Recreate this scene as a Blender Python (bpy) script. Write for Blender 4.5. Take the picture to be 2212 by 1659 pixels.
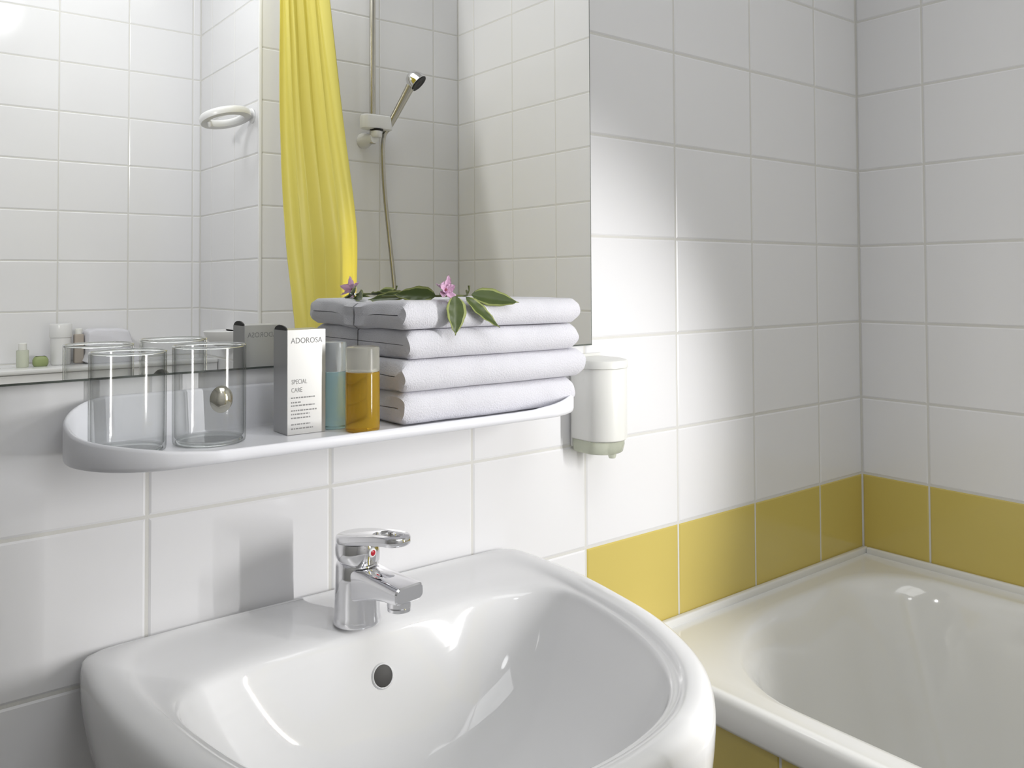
import bpy, bmesh, math, random
from mathutils import Vector, Matrix, noise
for o in list(bpy.data.objects): bpy.data.objects.remove(o, do_unlink=True)
scene = bpy.context.scene
COL = scene.collection
PI = math.pi
rnd = random.Random(7)
Z = 0.75            # height of the top edge of the yellow tile row above the floor
XR = 1.348          # right wall plane
YS = -1.421         # tiled end wall behind the bath (seen in the mirror)
YF = -1.93          # far wall behind the camera (seen in the mirror)
XP = 0.668          # side face of the partition at the end of the bath
XL = -1.0
H = 2.45

# ------------------------------------------------------------------ camera
yaw, pitch, roll = 0.66518, 0.02507, -0.00499
F_PX, CX, CY = 1822.16, 1106.0, 559.27
fw = Vector((math.sin(yaw)*math.cos(pitch), math.cos(yaw)*math.cos(pitch), math.sin(pitch)))
rt = Vector((math.cos(yaw), -math.sin(yaw), 0)); up = rt.cross(fw)
r2 = rt*math.cos(roll) + up*math.sin(roll); u2 = up*math.cos(roll) - rt*math.sin(roll)
cam_d = bpy.data.cameras.new('camera'); cam = bpy.data.objects.new('camera', cam_d); COL.objects.link(cam)
M = Matrix((r2, u2, -fw)).transposed().to_4x4(); M.translation = Vector((-0.23725, -0.89781, 0.38624+Z))
cam.matrix_world = M
cam_d.sensor_fit = 'HORIZONTAL'; cam_d.sensor_width = 36.0; cam_d.lens = F_PX*36.0/2212.0
cam_d.shift_x = (1106.0-CX)/2212.0; cam_d.shift_y = (CY-829.5)/2212.0; cam_d.clip_start = 0.02
scene.camera = cam

# ------------------------------------------------------------------ world, lamps, exposure
w = bpy.data.worlds.new('world'); scene.world = w; w.use_nodes = True
w.node_tree.nodes['Background'].inputs[0].default_value = (0.9, 0.93, 1.0, 1)
w.node_tree.nodes['Background'].inputs[1].default_value = 0.3
vs = scene.view_settings
vs.view_transform = 'Standard'; vs.look = 'None'; vs.gamma = 1.0; vs.use_curve_mapping = False
vs.exposure = 0.05
# stand-in for the strong light from the right: unseen row of sizeless spots
SPOT_POS = (0.95, -1.20); SPOT_Z = (0.08, 0.66); SPOT_N = 22; SPOT_W = 12.2
SPOT_AIM = Vector((0.37, 0.0, 0.08+Z))
for i in range(SPOT_N):
    ld = bpy.data.lights.new('sidelight_stand_in', 'SPOT'); lo = bpy.data.objects.new('sidelight_stand_in', ld); COL.objects.link(lo)
    lo.location = (SPOT_POS[0], SPOT_POS[1], Z+SPOT_Z[0]+(SPOT_Z[1]-SPOT_Z[0])*i/(SPOT_N-1))
    lo.rotation_euler = (SPOT_AIM-lo.location).to_track_quat('-Z', 'Y').to_euler()
    ld.energy = SPOT_W/SPOT_N*4; ld.spot_size = math.radians(56); ld.spot_blend = 0.70; ld.shadow_soft_size = 0.0
    ld.color = (1.0, 0.99, 0.985)
# added soft fill from above, without a fixture on the ceiling
ld = bpy.data.lights.new('overhead_fill', 'AREA'); lo = bpy.data.objects.new('overhead_fill', ld); COL.objects.link(lo)
lo.location = (0.40, -1.05, H-0.04); ld.shape = 'RECTANGLE'; ld.size = 1.0; ld.size_y = 0.8; ld.energy = 8.2; ld.color = (0.97, 0.985, 1.0)
# added fill spot at the left, out of view, turned towards the bath end
ld = bpy.data.lights.new('left_fill_spot', 'SPOT'); lo = bpy.data.objects.new('left_fill_spot', ld); COL.objects.link(lo)
lo.location = (-0.50, -0.50, 1.00+Z); lo.rotation_euler = (Vector((1.00, -1.60, 0.40+Z))-lo.location).to_track_quat('-Z', 'Y').to_euler()
ld.energy = 28.0; ld.spot_size = math.radians(112); ld.spot_blend = 0.8; ld.shadow_soft_size = 0.07; ld.color = (1.0, 0.99, 0.97)
GLOBE_POS = (0.12, -1.472, 1.30+Z); GLOBE_STRENGTH = 10.5

# ------------------------------------------------------------------ materials
def mat(name, col, rough=0.5, metal=0.0, trans=0.0, ior=1.45, coat=0.0, spec=0.5, bump=None, sss=0.0, emit=None, alpha=1.0, sheen=0.0, var=None):
    m = bpy.data.materials.new(name); m.use_nodes = True; nt = m.node_tree; b = nt.nodes['Principled BSDF']
    b.inputs['Base Color'].default_value = (*col, 1); b.inputs['Roughness'].default_value = rough; b.inputs['Metallic'].default_value = metal
    b.inputs['Transmission Weight'].default_value = trans; b.inputs['IOR'].default_value = ior; b.inputs['Coat Weight'].default_value = coat
    b.inputs['Specular IOR Level'].default_value = spec
    if sss: b.inputs['Subsurface Weight'].default_value = sss; b.inputs['Subsurface Radius'].default_value = (0.01, 0.008, 0.006)
    if sheen: b.inputs['Sheen Weight'].default_value = sheen; b.inputs['Sheen Roughness'].default_value = 0.6
    if emit: b.inputs['Emission Color'].default_value = (*emit[0], 1); b.inputs['Emission Strength'].default_value = emit[1]
    tc = None
    if bump or var: tc = nt.nodes.new('ShaderNodeTexCoord')
    if bump:
        n = nt.nodes.new('ShaderNodeTexNoise'); n.inputs['Scale'].default_value = bump[0]; n.inputs['Detail'].default_value = 4
        bn = nt.nodes.new('ShaderNodeBump'); bn.inputs['Strength'].default_value = bump[1]; bn.inputs['Distance'].default_value = bump[2]
        nt.links.new(tc.outputs['Object'], n.inputs['Vector']); nt.links.new(n.outputs['Fac'], bn.inputs['Height']); nt.links.new(bn.outputs['Normal'], b.inputs['Normal'])
    if var:
        n = nt.nodes.new('ShaderNodeTexNoise'); n.inputs['Scale'].default_value = var[0]; n.inputs['Detail'].default_value = 3
        mx = nt.nodes.new('ShaderNodeMix'); mx.data_type = 'RGBA'
        mx.inputs[6].default_value = (*col, 1); mx.inputs[7].default_value = (*var[1], 1)
        nt.links.new(tc.outputs['Object'], n.inputs['Vector']); nt.links.new(n.outputs['Fac'], mx.inputs[0]); nt.links.new(mx.outputs[2], b.inputs['Base Color'])
    return m
MT = dict(
 tile=mat('white_glaze', (0.808, 0.806, 0.818), 0.16, coat=0.0, bump=(7, 0.05, 0.004)),
 yellow=mat('yellow_glaze', (0.60, 0.49, 0.135), 0.16, bump=(7, 0.05, 0.004), var=(3.0, (0.63, 0.50, 0.14))),
 grout=mat('grout', (0.69, 0.682, 0.65), 0.9, bump=(300, 0.3, 0.001)),
 paint=mat('white_paint', (0.82, 0.82, 0.80), 0.7, bump=(120, 0.1, 0.001)),
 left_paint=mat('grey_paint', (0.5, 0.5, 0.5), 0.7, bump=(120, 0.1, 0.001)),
 floor=mat('floor_tile', (0.26, 0.25, 0.24), 0.35),
 mirror=mat('mirror_silver', (0.95, 0.955, 0.945), 0.0, metal=1.0),
 mirror_edge=mat('glass_edge', (0.10, 0.115, 0.10), 0.15, spec=0.8),
 shelf=mat('shelf_plastic', (0.84, 0.845, 0.89), 0.30),
 ceramic=mat('ceramic', (0.79, 0.79, 0.795), 0.05),
 acrylic=mat('bath_enamel', (0.79, 0.79, 0.77), 0.10, coat=0.4),
 chrome=mat('chrome', (0.80, 0.80, 0.82), 0.07, metal=1.0),
 dull_chrome=mat('dull_chrome', (0.50, 0.48, 0.42), 0.28, metal=1.0),
 dark=mat('hole_shade', (0.035, 0.033, 0.03), 0.5),
 red=mat('red_dot', (0.42, 0.015, 0.03), 0.2),
 blue_dot=mat('blue_dot', (0.03, 0.10, 0.35), 0.2),
 glass=mat('clear_glass', (1, 1, 1), 0.10, trans=1.0, ior=1.45),
 thick_glass=mat('thick_glass', (0.93, 0.95, 0.94), 0.03, trans=1.0, ior=1.45),
 carton=mat('silver_carton', (0.52, 0.52, 0.515), 0.32, metal=0.45),
 carton_side=mat('grey_carton', (0.42, 0.42, 0.42), 0.3, metal=0.4),
 black=mat('black_print', (0.012, 0.011, 0.01), 0.5),
 ink=mat('grey_print', (0.25, 0.25, 0.25), 0.5),
 amber=mat('amber_gel', (0.88, 0.56, 0.06), 0.12, trans=0.8, ior=1.36),
 aqua=mat('aqua_gel', (0.56, 0.82, 0.85), 0.12, trans=0.8, ior=1.36),
 cap=mat('frosted_cap', (0.92, 0.91, 0.82), 0.25, trans=0.8, ior=1.3),
 capb=mat('frosted_clear_cap', (0.90, 0.94, 0.95), 0.2, trans=0.85, ior=1.3),
 towel=mat('terry', (0.74, 0.735, 0.79), 0.95, sheen=0.3, bump=(650, 0.6, 0.002)),
 leaf=mat('leaf_green', (0.04, 0.068, 0.012), 0.42, var=(60, (0.075, 0.105, 0.02))),
 leaf_edge=mat('leaf_cream', (0.29, 0.33, 0.11), 0.45),
 stem=mat('stem_green', (0.10, 0.12, 0.03), 0.5),
 petal=mat('petal_pink', (0.66, 0.36, 0.58), 0.5, sss=0.2, var=(90, (0.80, 0.60, 0.74))),
 pistil=mat('pistil', (0.22, 0.05, 0.08), 0.6),
 bead=mat('bead_silver', (0.50, 0.49, 0.43), 0.14, metal=0.85),
 ivory=mat('ivory_plastic', (0.80, 0.80, 0.765), 0.34),
 white_pl=mat('white_plastic', (0.80, 0.80, 0.80), 0.28),
 clear_pl=mat('clear_plastic', (0.80, 0.83, 0.70), 0.2, trans=0.5, ior=1.3),
 curtain=mat('curtain_vinyl', (0.86, 0.78, 0.20), 0.42, sss=0.0),
 beige=mat('beige_plastic', (0.42, 0.37, 0.32), 0.5),
 green=mat('green_soap', (0.30, 0.36, 0.16), 0.5),
 seal=mat('silicone', (0.66, 0.66, 0.60), 0.4),
 globe=mat('lamp_globe', (1, 1, 1), 0.5, emit=((0.97, 0.985, 1.0), GLOBE_STRENGTH)),
)
# thin drinking-glass walls: clear with a Fresnel reflection
gt = MT['glass'].node_tree; go = gt.nodes['Material Output']
gT = gt.nodes.new('ShaderNodeBsdfTransparent'); gT.inputs[0].default_value = (0.965, 0.97, 0.968, 1)
gG = gt.nodes.new('ShaderNodeBsdfGlossy'); gG.inputs['Roughness'].default_value = 0.09
gL = gt.nodes.new('ShaderNodeLayerWeight'); gL.inputs['Blend'].default_value = 0.5
gP = gt.nodes.new('ShaderNodeMath'); gP.operation = 'POWER'; gP.inputs[1].default_value = 5.0
gF = gt.nodes.new('ShaderNodeMath'); gF.operation = 'MULTIPLY_ADD'; gF.inputs[1].default_value = 0.80; gF.inputs[2].default_value = 0.035
gt.links.new(gL.outputs['Facing'], gP.inputs[0]); gt.links.new(gP.outputs[0], gF.inputs[0])
gQ = gt.nodes.new('ShaderNodeMath'); gQ.operation = 'POWER'; gQ.inputs[1].default_value = 4.0
gC = gt.nodes.new('ShaderNodeMix'); gC.data_type = 'RGBA'; gC.inputs[6].default_value = (0.975, 0.978, 0.977, 1); gC.inputs[7].default_value = (0.42, 0.44, 0.42, 1)   # longer way through the wall absorbs more
gt.links.new(gL.outputs['Facing'], gQ.inputs[0]); gt.links.new(gQ.outputs[0], gC.inputs[0]); gt.links.new(gC.outputs[2], gT.inputs[0])
gM = gt.nodes.new('ShaderNodeMixShader')
gt.links.new(gF.outputs[0], gM.inputs[0]); gt.links.new(gT.outputs[0], gM.inputs[1]); gt.links.new(gG.outputs[0], gM.inputs[2]); gt.links.new(gM.outputs[0], go.inputs['Surface'])
# curtain lets some light through
nt = MT['curtain'].node_tree; b = nt.nodes['Principled BSDF']; out = nt.nodes['Material Output']
tr = nt.nodes.new('ShaderNodeBsdfTranslucent'); tr.inputs[0].default_value = (0.88, 0.80, 0.22, 1)
ms = nt.nodes.new('ShaderNodeMixShader'); ms.inputs[0].default_value = 0.32
nt.links.new(b.outputs[0], ms.inputs[1]); nt.links.new(tr.outputs[0], ms.inputs[2]); nt.links.new(ms.outputs[0], out.inputs['Surface'])

# ------------------------------------------------------------------ helpers
def obj(name, me, parent=None, loc=None):
    o = bpy.data.objects.new(name, me); COL.objects.link(o)
    if parent: o.parent = parent
    if loc: o.location = loc
    return o
def mesh(name, verts, faces, mats, smooth=True, fm=None):
    me = bpy.data.meshes.new(name); me.from_pydata([tuple(v) for v in verts], [], faces); me.update()
    for m in (mats if isinstance(mats, (list, tuple)) else [mats]): me.materials.append(MT[m])
    if fm: me.polygons.foreach_set('material_index', fm)
    if smooth: me.polygons.foreach_set('use_smooth', [True]*len(me.polygons))
    bm = bmesh.new(); bm.from_mesh(me); bmesh.ops.recalc_face_normals(bm, faces=bm.faces[:]); bm.to_mesh(me); bm.free()
    return me
def auto(me, deg=35):
    # split shading at sharp edges
    bm = bmesh.new(); bm.from_mesh(me)
    for e in bm.edges: e.smooth = e.calc_face_angle(PI) < math.radians(deg)
    for f in bm.faces: f.smooth = True
    bm.to_mesh(me); bm.free(); return me
def tag(o, label, cat, group=None):
    o['label'] = label; o['category'] = cat
    if group: o['group'] = group
    return o
def struct(o): o['kind'] = 'structure'; return o
def empty(name, loc=(0, 0, 0), rz=0):
    o = bpy.data.objects.new(name, None); COL.objects.link(o); o.location = loc; o.rotation_euler = (0, 0, rz); o.empty_display_size = 0.02; return o
def bevel_box(name, x0, x1, y0, y1, z0, z1, m, bev=0.002, seg=2):
    bm = bmesh.new(); bmesh.ops.create_cube(bm, size=1)
    bmesh.ops.scale(bm, vec=(x1-x0, y1-y0, z1-z0), verts=bm.verts); bmesh.ops.translate(bm, vec=((x0+x1)/2, (y0+y1)/2, (z0+z1)/2), verts=bm.verts)
    if bev: bmesh.ops.bevel(bm, geom=bm.edges[:], offset=bev, segments=seg, profile=0.5, affect='EDGES')
    me = bpy.data.meshes.new(name); bm.to_mesh(me); bm.free(); me.materials.append(MT[m])
    return auto(me)
def lathe(name, prof, m, n=48, axis=None, closed=False):
    # prof: list of (r, z)
    V = []; Fc = []; rings = []
    for r, z in prof:
        if r < 1e-6: V.append((0, 0, z)); rings.append([len(V)-1])
        else:
            s = len(V); V += [(r*math.cos(2*PI*k/n), r*math.sin(2*PI*k/n), z) for k in range(n)]; rings.append(list(range(s, s+n)))
    pairs = list(zip(rings[:-1], rings[1:])) + ([(rings[-1], rings[0])] if closed else [])
    for a, b_ in pairs:
        for k in range(n):
            k2 = (k+1) % n
            if len(a) == 1 and len(b_) == 1: continue
            if len(a) == 1: Fc.append((a[0], b_[k], b_[k2]))
            elif len(b_) == 1: Fc.append((a[k], a[k2], b_[0]))
            else: Fc.append((a[k], a[k2], b_[k2], b_[k]))
    return auto(mesh(name, V, Fc, m), 40)
def loft(name, rings, m, cap0=True, cap1=True, deg=40, closed_ring=True):
    n = len(rings[0]); V = [p for r in rings for p in r]; Fc = []
    for i in range(len(rings)-1):
        for k in range(n if closed_ring else n-1):
            k2 = (k+1) % n; Fc.append((i*n+k, i*n+k2, (i+1)*n+k2, (i+1)*n+k))
    if cap0: Fc.append(tuple(range(n)))
    if cap1: Fc.append(tuple(range((len(rings)-1)*n, len(rings)*n)))
    return auto(mesh(name, V, Fc, m), deg)
def tube(name, pts, rad, m, n=10, cap=True):
    pts = [Vector(p) for p in pts]; rads = rad if isinstance(rad, (list, tuple)) else [rad]*len(pts)
    rings = []; ref = Vector((0, 0, 1)); prev = None
    for i, p in enumerate(pts):
        t = (pts[min(i+1, len(pts)-1)]-pts[max(i-1, 0)]).normalized()
        if prev is None:
            a = ref if abs(t.dot(ref)) < 0.9 else Vector((1, 0, 0)); nrm = (a-t*a.dot(t)).normalized()
        else: nrm = (prev-t*prev.dot(t)).normalized()
        prev = nrm; bn = t.cross(nrm)
        rings.append([p+(nrm*math.cos(2*PI*k/n)+bn*math.sin(2*PI*k/n))*rads[i] for k in range(n)])
    return loft(name, rings, m, cap, cap, 50)
def spline(pts, n=8, closed=False):
    P = [Vector(p) for p in pts]; N = len(P); out = []
    rng = range(N if closed else N-1)
    for i in rng:
        p0 = P[(i-1) % N] if closed or i > 0 else P[0]*2-P[1]
        p1 = P[i]; p2 = P[(i+1) % N]; p3 = P[(i+2) % N] if closed or i < N-2 else P[-1]*2-P[-2]
        for k in range(n):
            t = k/n
            out.append(0.5*((2*p1)+(p2-p0)*t+(2*p0-5*p1+4*p2-p3)*t*t+(3*p1-p0-3*p2+p3)*t**3))
    if not closed: out.append(P[-1])
    return out
def rrect(x0, x1, y0, y1, rs, n=12, side=6, ex=2.0):
    # rs: corner radii (x0y0, x1y0, x1y1, x0y1) counter-clockwise, as r or (rx, ry)
    c = []
    rs = [r if isinstance(r, tuple) else (r, r) for r in rs]
    cen = [(x0+rs[0][0], y0+rs[0][1], PI), (x1-rs[1][0], y0+rs[1][1], 1.5*PI), (x1-rs[2][0], y1-rs[2][1], 0), (x0+rs[3][0], y1-rs[3][1], 0.5*PI)]
    arcs = []
    for (cx, cy, a0), (rx, ry) in zip(cen, rs):
        arc = []
        for k in range(n+1):
            a = a0+0.5*PI*k/n; ca, sa = math.cos(a), math.sin(a)
            arc.append((cx+rx*math.copysign(abs(ca)**(2/ex), ca), cy+ry*math.copysign(abs(sa)**(2/ex), sa)))
        arcs.append(arc)
    for i in range(4):
        c += arcs[i]; a = arcs[i][-1]; b_ = arcs[(i+1) % 4][0]
        c += [(a[0]+(b_[0]-a[0])*k/(side+1), a[1]+(b_[1]-a[1])*k/(side+1)) for k in range(1, side+1)]
    return c

# ------------------------------------------------------------------ tiled walls
JW = 0.0036
tile_cache = {}
def tile_mesh(w_, h_, m):
    key = (round(w_, 4), round(h_, 4), m)
    if key not in tile_cache:
        a, b_ = w_/2-JW/2, h_/2-JW/2; e = min(0.0022, a*0.4)
        V = [(-a, 0.0018, -b_), (a, 0.0018, -b_), (a, 0.0018, b_), (-a, 0.0018, b_), (-a, 0.0009, -b_), (a, 0.0009, -b_), (a, 0.0009, b_), (-a, 0.0009, b_),
             (-a+e, 0, -b_+e), (a-e, 0, -b_+e), (a-e, 0, b_-e), (-a+e, 0, b_-e)]
        Fc = [(8, 9, 10, 11), (4, 5, 9, 8), (5, 6, 10, 9), (6, 7, 11, 10), (7, 4, 8, 11), (0, 1, 5, 4), (1, 2, 6, 5), (2, 3, 7, 6), (3, 0, 4, 7)]
        me = bpy.data.meshes.new('tile'); me.from_pydata(V, [], Fc); me.update(); me.materials.append(MT[m]); tile_cache[key] = me
    return tile_cache[key]
def tiles(parent, org, rz, us, zs, pick):
    c, s = math.cos(rz), math.sin(rz)
    for i in range(len(us)-1):
        for j in range(len(zs)-1):
            if us[i+1]-us[i] < 0.012 or zs[j+1]-zs[j] < 0.012: continue
            u = (us[i]+us[i+1])/2; z = (zs[j]+zs[j+1])/2; m = pick(u, z)
            if m is None: continue
            o = obj('tile', tile_mesh(us[i+1]-us[i], zs[j+1]-zs[j], m), parent)
            o.location = (org[0]+u*c, org[1]+u*s, z); o.rotation_euler = (0, 0, rz)
def joints(start, step, lo, hi):
    k0 = math.floor((lo-start)/step); v = [lo]; k = k0
    while True:
        t = start+k*step
        if t >= hi-1e-4: break
        if t > lo+1e-4: v.append(t)
        k += 1
    return v+[hi]
ZS = joints(Z, 0.15, 0.0, H)
G = 0.0010          # grout lies this far behind the tile faces
isy = lambda z: Z-0.15 < z < Z
def slab(name, x0, x1, y0, y1, z0, z1, m): return struct(obj(name, bevel_box(name, x0, x1, y0, y1, z0, z1, m, 0)))
floor = slab('floor', XL-0.1, XR+0.1, YF-0.1, 0.1, -0.08, 0.0, 'floor')
ceil = slab('ceiling', XL-0.1, XR+0.1, YF-0.1, 0.1, H, H+0.08, 'paint')
wb = slab('wall_back', XL-0.1, XR+0.1, G, 0.1, 0, H, 'grout')
tiles(wb, (0, 0), 0, joints(0, 0.2, XL, XR), ZS, lambda u, z: 'yellow' if (u > 0.6 and isy(z)) else 'tile')
wr = slab('wall_right', XR+G, XR+0.1, YF-0.1, G, 0, H, 'grout')
tiles(wr, (XR, 0), -PI/2, joints(0.1316, 0.2, 0.0, -YS), ZS, lambda u, z: 'yellow' if isy(z) else 'tile')
wp = slab('wall_partition', XP+G, XR+G, YF-0.1, YS-G, 0, H, 'grout')
tiles(wp, (0, YS), PI, joints(-1.2508, 0.1985, -XR, -XP), ZS, lambda u, z: 'yellow' if isy(z) else 'tile')
tiles(wp, (XP, 0), -PI/2, joints(-YS, 0.2, -YS, -YF), ZS, lambda u, z: 'tile')
wf = slab('wall_front', XL-0.1, XP+G, YF-0.1, YF-G, 0, H, 'grout')
tiles(wf, (0, YF), PI, joints(-0.642, 0.1965, -XP, -XL), ZS, lambda u, z: 'tile')
wl = slab('wall_left', XL-0.1, XL, YF, G, 0, H, 'left_paint')
# edge strip on the outer corner of the partition
tr1 = struct(obj('trim_1', bevel_box('trim_1', XP-0.003, XP+0.006, YS-0.006, YS+0.003, 0, H, 'white_pl', 0.002)))

# ------------------------------------------------------------------ mirror
MX0, MX1, MZ0, MZ1 = -0.19, 0.6095, 0.2915+Z, 1.45+Z
t = empty('mirror', ((MX0+MX1)/2, -0.003, MZ0)); tag(t, 'large frameless wall mirror above the white shelf', 'mirror')
hw = (MX1-MX0)/2; hh = MZ1-MZ0
V = [(-hw, 0.0025, 0), (hw, 0.0025, 0), (hw, 0.0025, hh), (-hw, 0.0025, hh), (-hw, -0.002, 0), (hw, -0.002, 0), (hw, -0.002, hh), (-hw, -0.002, hh)]
e = 0.0022; V += [(-hw+e, -0.003, e), (hw-e, -0.003, e), (hw-e, -0.003, hh-e), (-hw+e, -0.003, hh-e)]
obj('mirror_glass', mesh('mirror_glass', V[8:], [(0, 1, 2, 3)], 'mirror', False), t)
obj('polished_edge', mesh('polished_edge', V, [(0, 1, 5, 4), (1, 2, 6, 5), (2, 3, 7, 6), (3, 0, 4, 7), (4, 5, 9, 8), (5, 6, 10, 9), (6, 7, 11, 10), (7, 4, 8, 11), (0, 3, 2, 1)], 'mirror_edge', False), t)

# ------------------------------------------------------------------ shelf
SX0, SX1, SY0, SY1, SZB, SZF = -0.085, 0.497, -0.137, -0.0006, 0.222, 0.230
sxc = (SX0+SX1)/2
def sstep(a, b_, v):
    v = max(0, min(1, (v-a)/(b_-a))); return v*v*(3-2*v)
def shelf_top(x, y):
    f = 0.2342+0.012*sstep(0.17, 0.29, abs(x-sxc)); q = max(0, min(1, (y-SY0)/(SY1-SY0)))
    return f+(0.275-f)*q**2.1
def sring(ins, zf, topoff=None):
    pts = rrect(SX0+ins, SX1-ins, SY0+ins, SY1-ins*0.7, [max(0.006, 0.078-ins)]*2+[max(0.006, 0.05-ins)]*2, 14, 14)
    base = rrect(SX0, SX1, SY0, SY1, [0.078]*2+[0.05]*2, 14, 14)
    return [(p[0], p[1], (zf if topoff is None else shelf_top(*q_)+topoff)+Z) for p, q_ in zip(pts, base)]
rings = [sring(0.02, SZB), sring(0.005, SZB), sring(0.001, SZB+0.0015), sring(0, SZB+0.005), sring(0, 0, -0.003), sring(0.0012, 0, -0.0007), sring(0.0028, 0, 0), sring(0.0046, 0, -0.0009), sring(0.0058, 0, -0.0032)]
r_top = rings[-1]; r_fl = sring(0.0105, SZF)
mid = [(a[0]*0.45+c[0]*0.55, a[1]*0.45+c[1]*0.55, min(a[2], c[2]+0.002)) for a, c in zip(r_top, r_fl)]
rings += [mid, r_fl, sring(0.02, SZF-0.0002)]
sh = obj('bathroom_shelf', loft('bathroom_shelf', rings, 'shelf', True, True, 60))
tag(sh, 'pale lavender white plastic shelf with raised rounded rim below the mirror', 'shelf')
FL = SZF+Z        # shelf floor

# ------------------------------------------------------------------ washbasin
bx = 0.199; bc = Vector((bx, -0.25, 0))
def sym(ctrl, back):
    R = [(bx+x, y) for x, y in ctrl]; L = [(bx-x, y) for x, y in reversed(ctrl[:-1] if abs(ctrl[-1][0]) < 1e-6 else ctrl)]
    return R+L+[(bx+x, back) for x in (-0.17, -0.08, 0, 0.08, 0.17)]
def poly(ctrl, back): return [Vector((p.x, p.y, 0)) for p in spline([(x, y, 0) for x, y in sym(ctrl, back)], 10, True)]
O = poly([(0.254, -0.001), (0.266, -0.05), (0.267, -0.13), (0.257, -0.21), (0.240, -0.29), (0.207, -0.365), (0.162, -0.42), (0.10, -0.458), (0.0, -0.473)], -0.001)
I_ = poly([(0.210, -0.018), (0.231, -0.055), (0.232, -0.13), (0.223, -0.21), (0.208, -0.285), (0.179, -0.353), (0.142, -0.40), (0.085, -0.432), (0.0, -0.445)], -0.012)
B_ = poly([(0.150, -0.113), (0.196, -0.128), (0.219, -0.160), (0.221, -0.215), (0.208, -0.285), (0.178, -0.348), (0.136, -0.394), (0.08, -0.425), (0.0, -0.437)], -0.110)
NA = 120
def polar(poly_, n=NA):
    out = []
    for k in range(n):
        a = 2*PI*k/n; d = Vector((math.cos(a), math.sin(a))); best = 0
        for i in range(len(poly_)):
            p, q_ = poly_[i]-bc, poly_[(i+1) % len(poly_)]-bc; ex, ey = q_.x-p.x, q_.y-p.y
            den = d.x*ey-d.y*ex
            if abs(den) < 1e-9: continue
            t_ = (p.x*ey-p.y*ex)/den; s_ = (p.x*d.y-p.y*d.x)/den
            if t_ > 0 and -1e-6 <= s_ <= 1+1e-6: best = max(best, t_)
        out.append(best)
    return out
def soft(a, w=3):
    n_ = len(a); return [sum(a[(k+d) % n_] for d in range(-w, w+1))/(2*w+1) for k in range(n_)]
rO, rI, rB = polar(O), soft(polar(I_), 2), soft(polar(B_), 2)
rB = soft([min(b_, i_-0.012) for b_, i_ in zip(rB, rI)], 2)
DIR = [(math.cos(2*PI*k/NA), math.sin(2*PI*k/NA)) for k in range(NA)]
def bring(rad, z, top=False):
    out = []
    for k in range(NA):
        zz = z[k] if isinstance(z, list) else z
        x, y = bc.x+DIR[k][0]*rad[k], bc.y+DIR[k][1]*rad[k]
        if y > -0.016 and top: zz = max(zz, 0.0300)
        out.append((x, min(y, -0.0008), zz+Z))
    return out
lerp = lambda a, b_, t_: [p+(q_-p)*t_ for p, q_ in zip(a, b_)]
sub = lambda a, d: [p-d for p in a]
# bowl floor: ellipse round the waste
fx, fy = bx+0.005, -0.255
rF = [0.055]*NA
rings = [bring([r*0.42 for r in rO], -0.155), bring([r*0.65 for r in rO], -0.148), bring([r*0.86 for r in rO], -0.118), bring([r*0.955 for r in rO], -0.072), bring([r*0.993 for r in rO], -0.020), bring(rO, 0.008),
         bring(sub(rO, 0.0005), 0.018, True), bring(sub(rO, 0.0025), 0.0265, True), bring(sub(rO, 0.006), 0.0315, True), bring(sub(rO, 0.011), 0.0340, True),
         bring(lerp(rO, rI, 0.55), 0.0350, True), bring(lerp(rO, rI, 0.8), 0.0345, True), bring(lerp(rO, rI, 1.0), 0.0318, True)]
rings += [bring(lerp(rI, rB, 0.10), 0.0295), bring(lerp(rI, rB, 0.3), 0.0282), bring(lerp(rI, rB, 0.65), 0.0278), bring(lerp(rI, rB, 0.9), 0.0255), bring(rB, 0.0205)]
def bw(t_): return lerp(rB, rF, t_)
for t_, z_ in ((0.035, 0.010), (0.08, -0.002), (0.14, -0.018), (0.22, -0.037), (0.32, -0.056), (0.44, -0.073), (0.58, -0.087), (0.74, -0.097), (0.88, -0.103), (1.0, -0.106)):
    rings.append(bring(bw(t_), z_))
rings += [bring([r*0.6 for r in rF], -0.1085), bring([r*0.42 for r in rF], -0.1095)]
t = empty('washbasin', (0, 0, 0)); tag(t, 'white ceramic washbasin with rounded front mounted below the shelf', 'washbasin')
body = obj('basin_bowl', loft('basin_bowl', rings, 'ceramic', True, True, 75), t)
sb_ = body.modifiers.new('smooth', 'SUBSURF'); sb_.levels = 1; sb_.render_levels = 1
# waste
wme = lathe('drain', [(0, 0.004), (0.012, 0.0042), (0.0185, 0.0030), (0.021, 0.0052), (0.026, 0.0060), (0.031, 0.0042), (0.0325, 0.0), (0.0325, -0.004), (0, -0.004)], 'chrome', 40)
dr = obj('drain', wme, t, (bx, -0.25, -0.1085+Z)); dr['label'] = 'round chrome drain'
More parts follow.
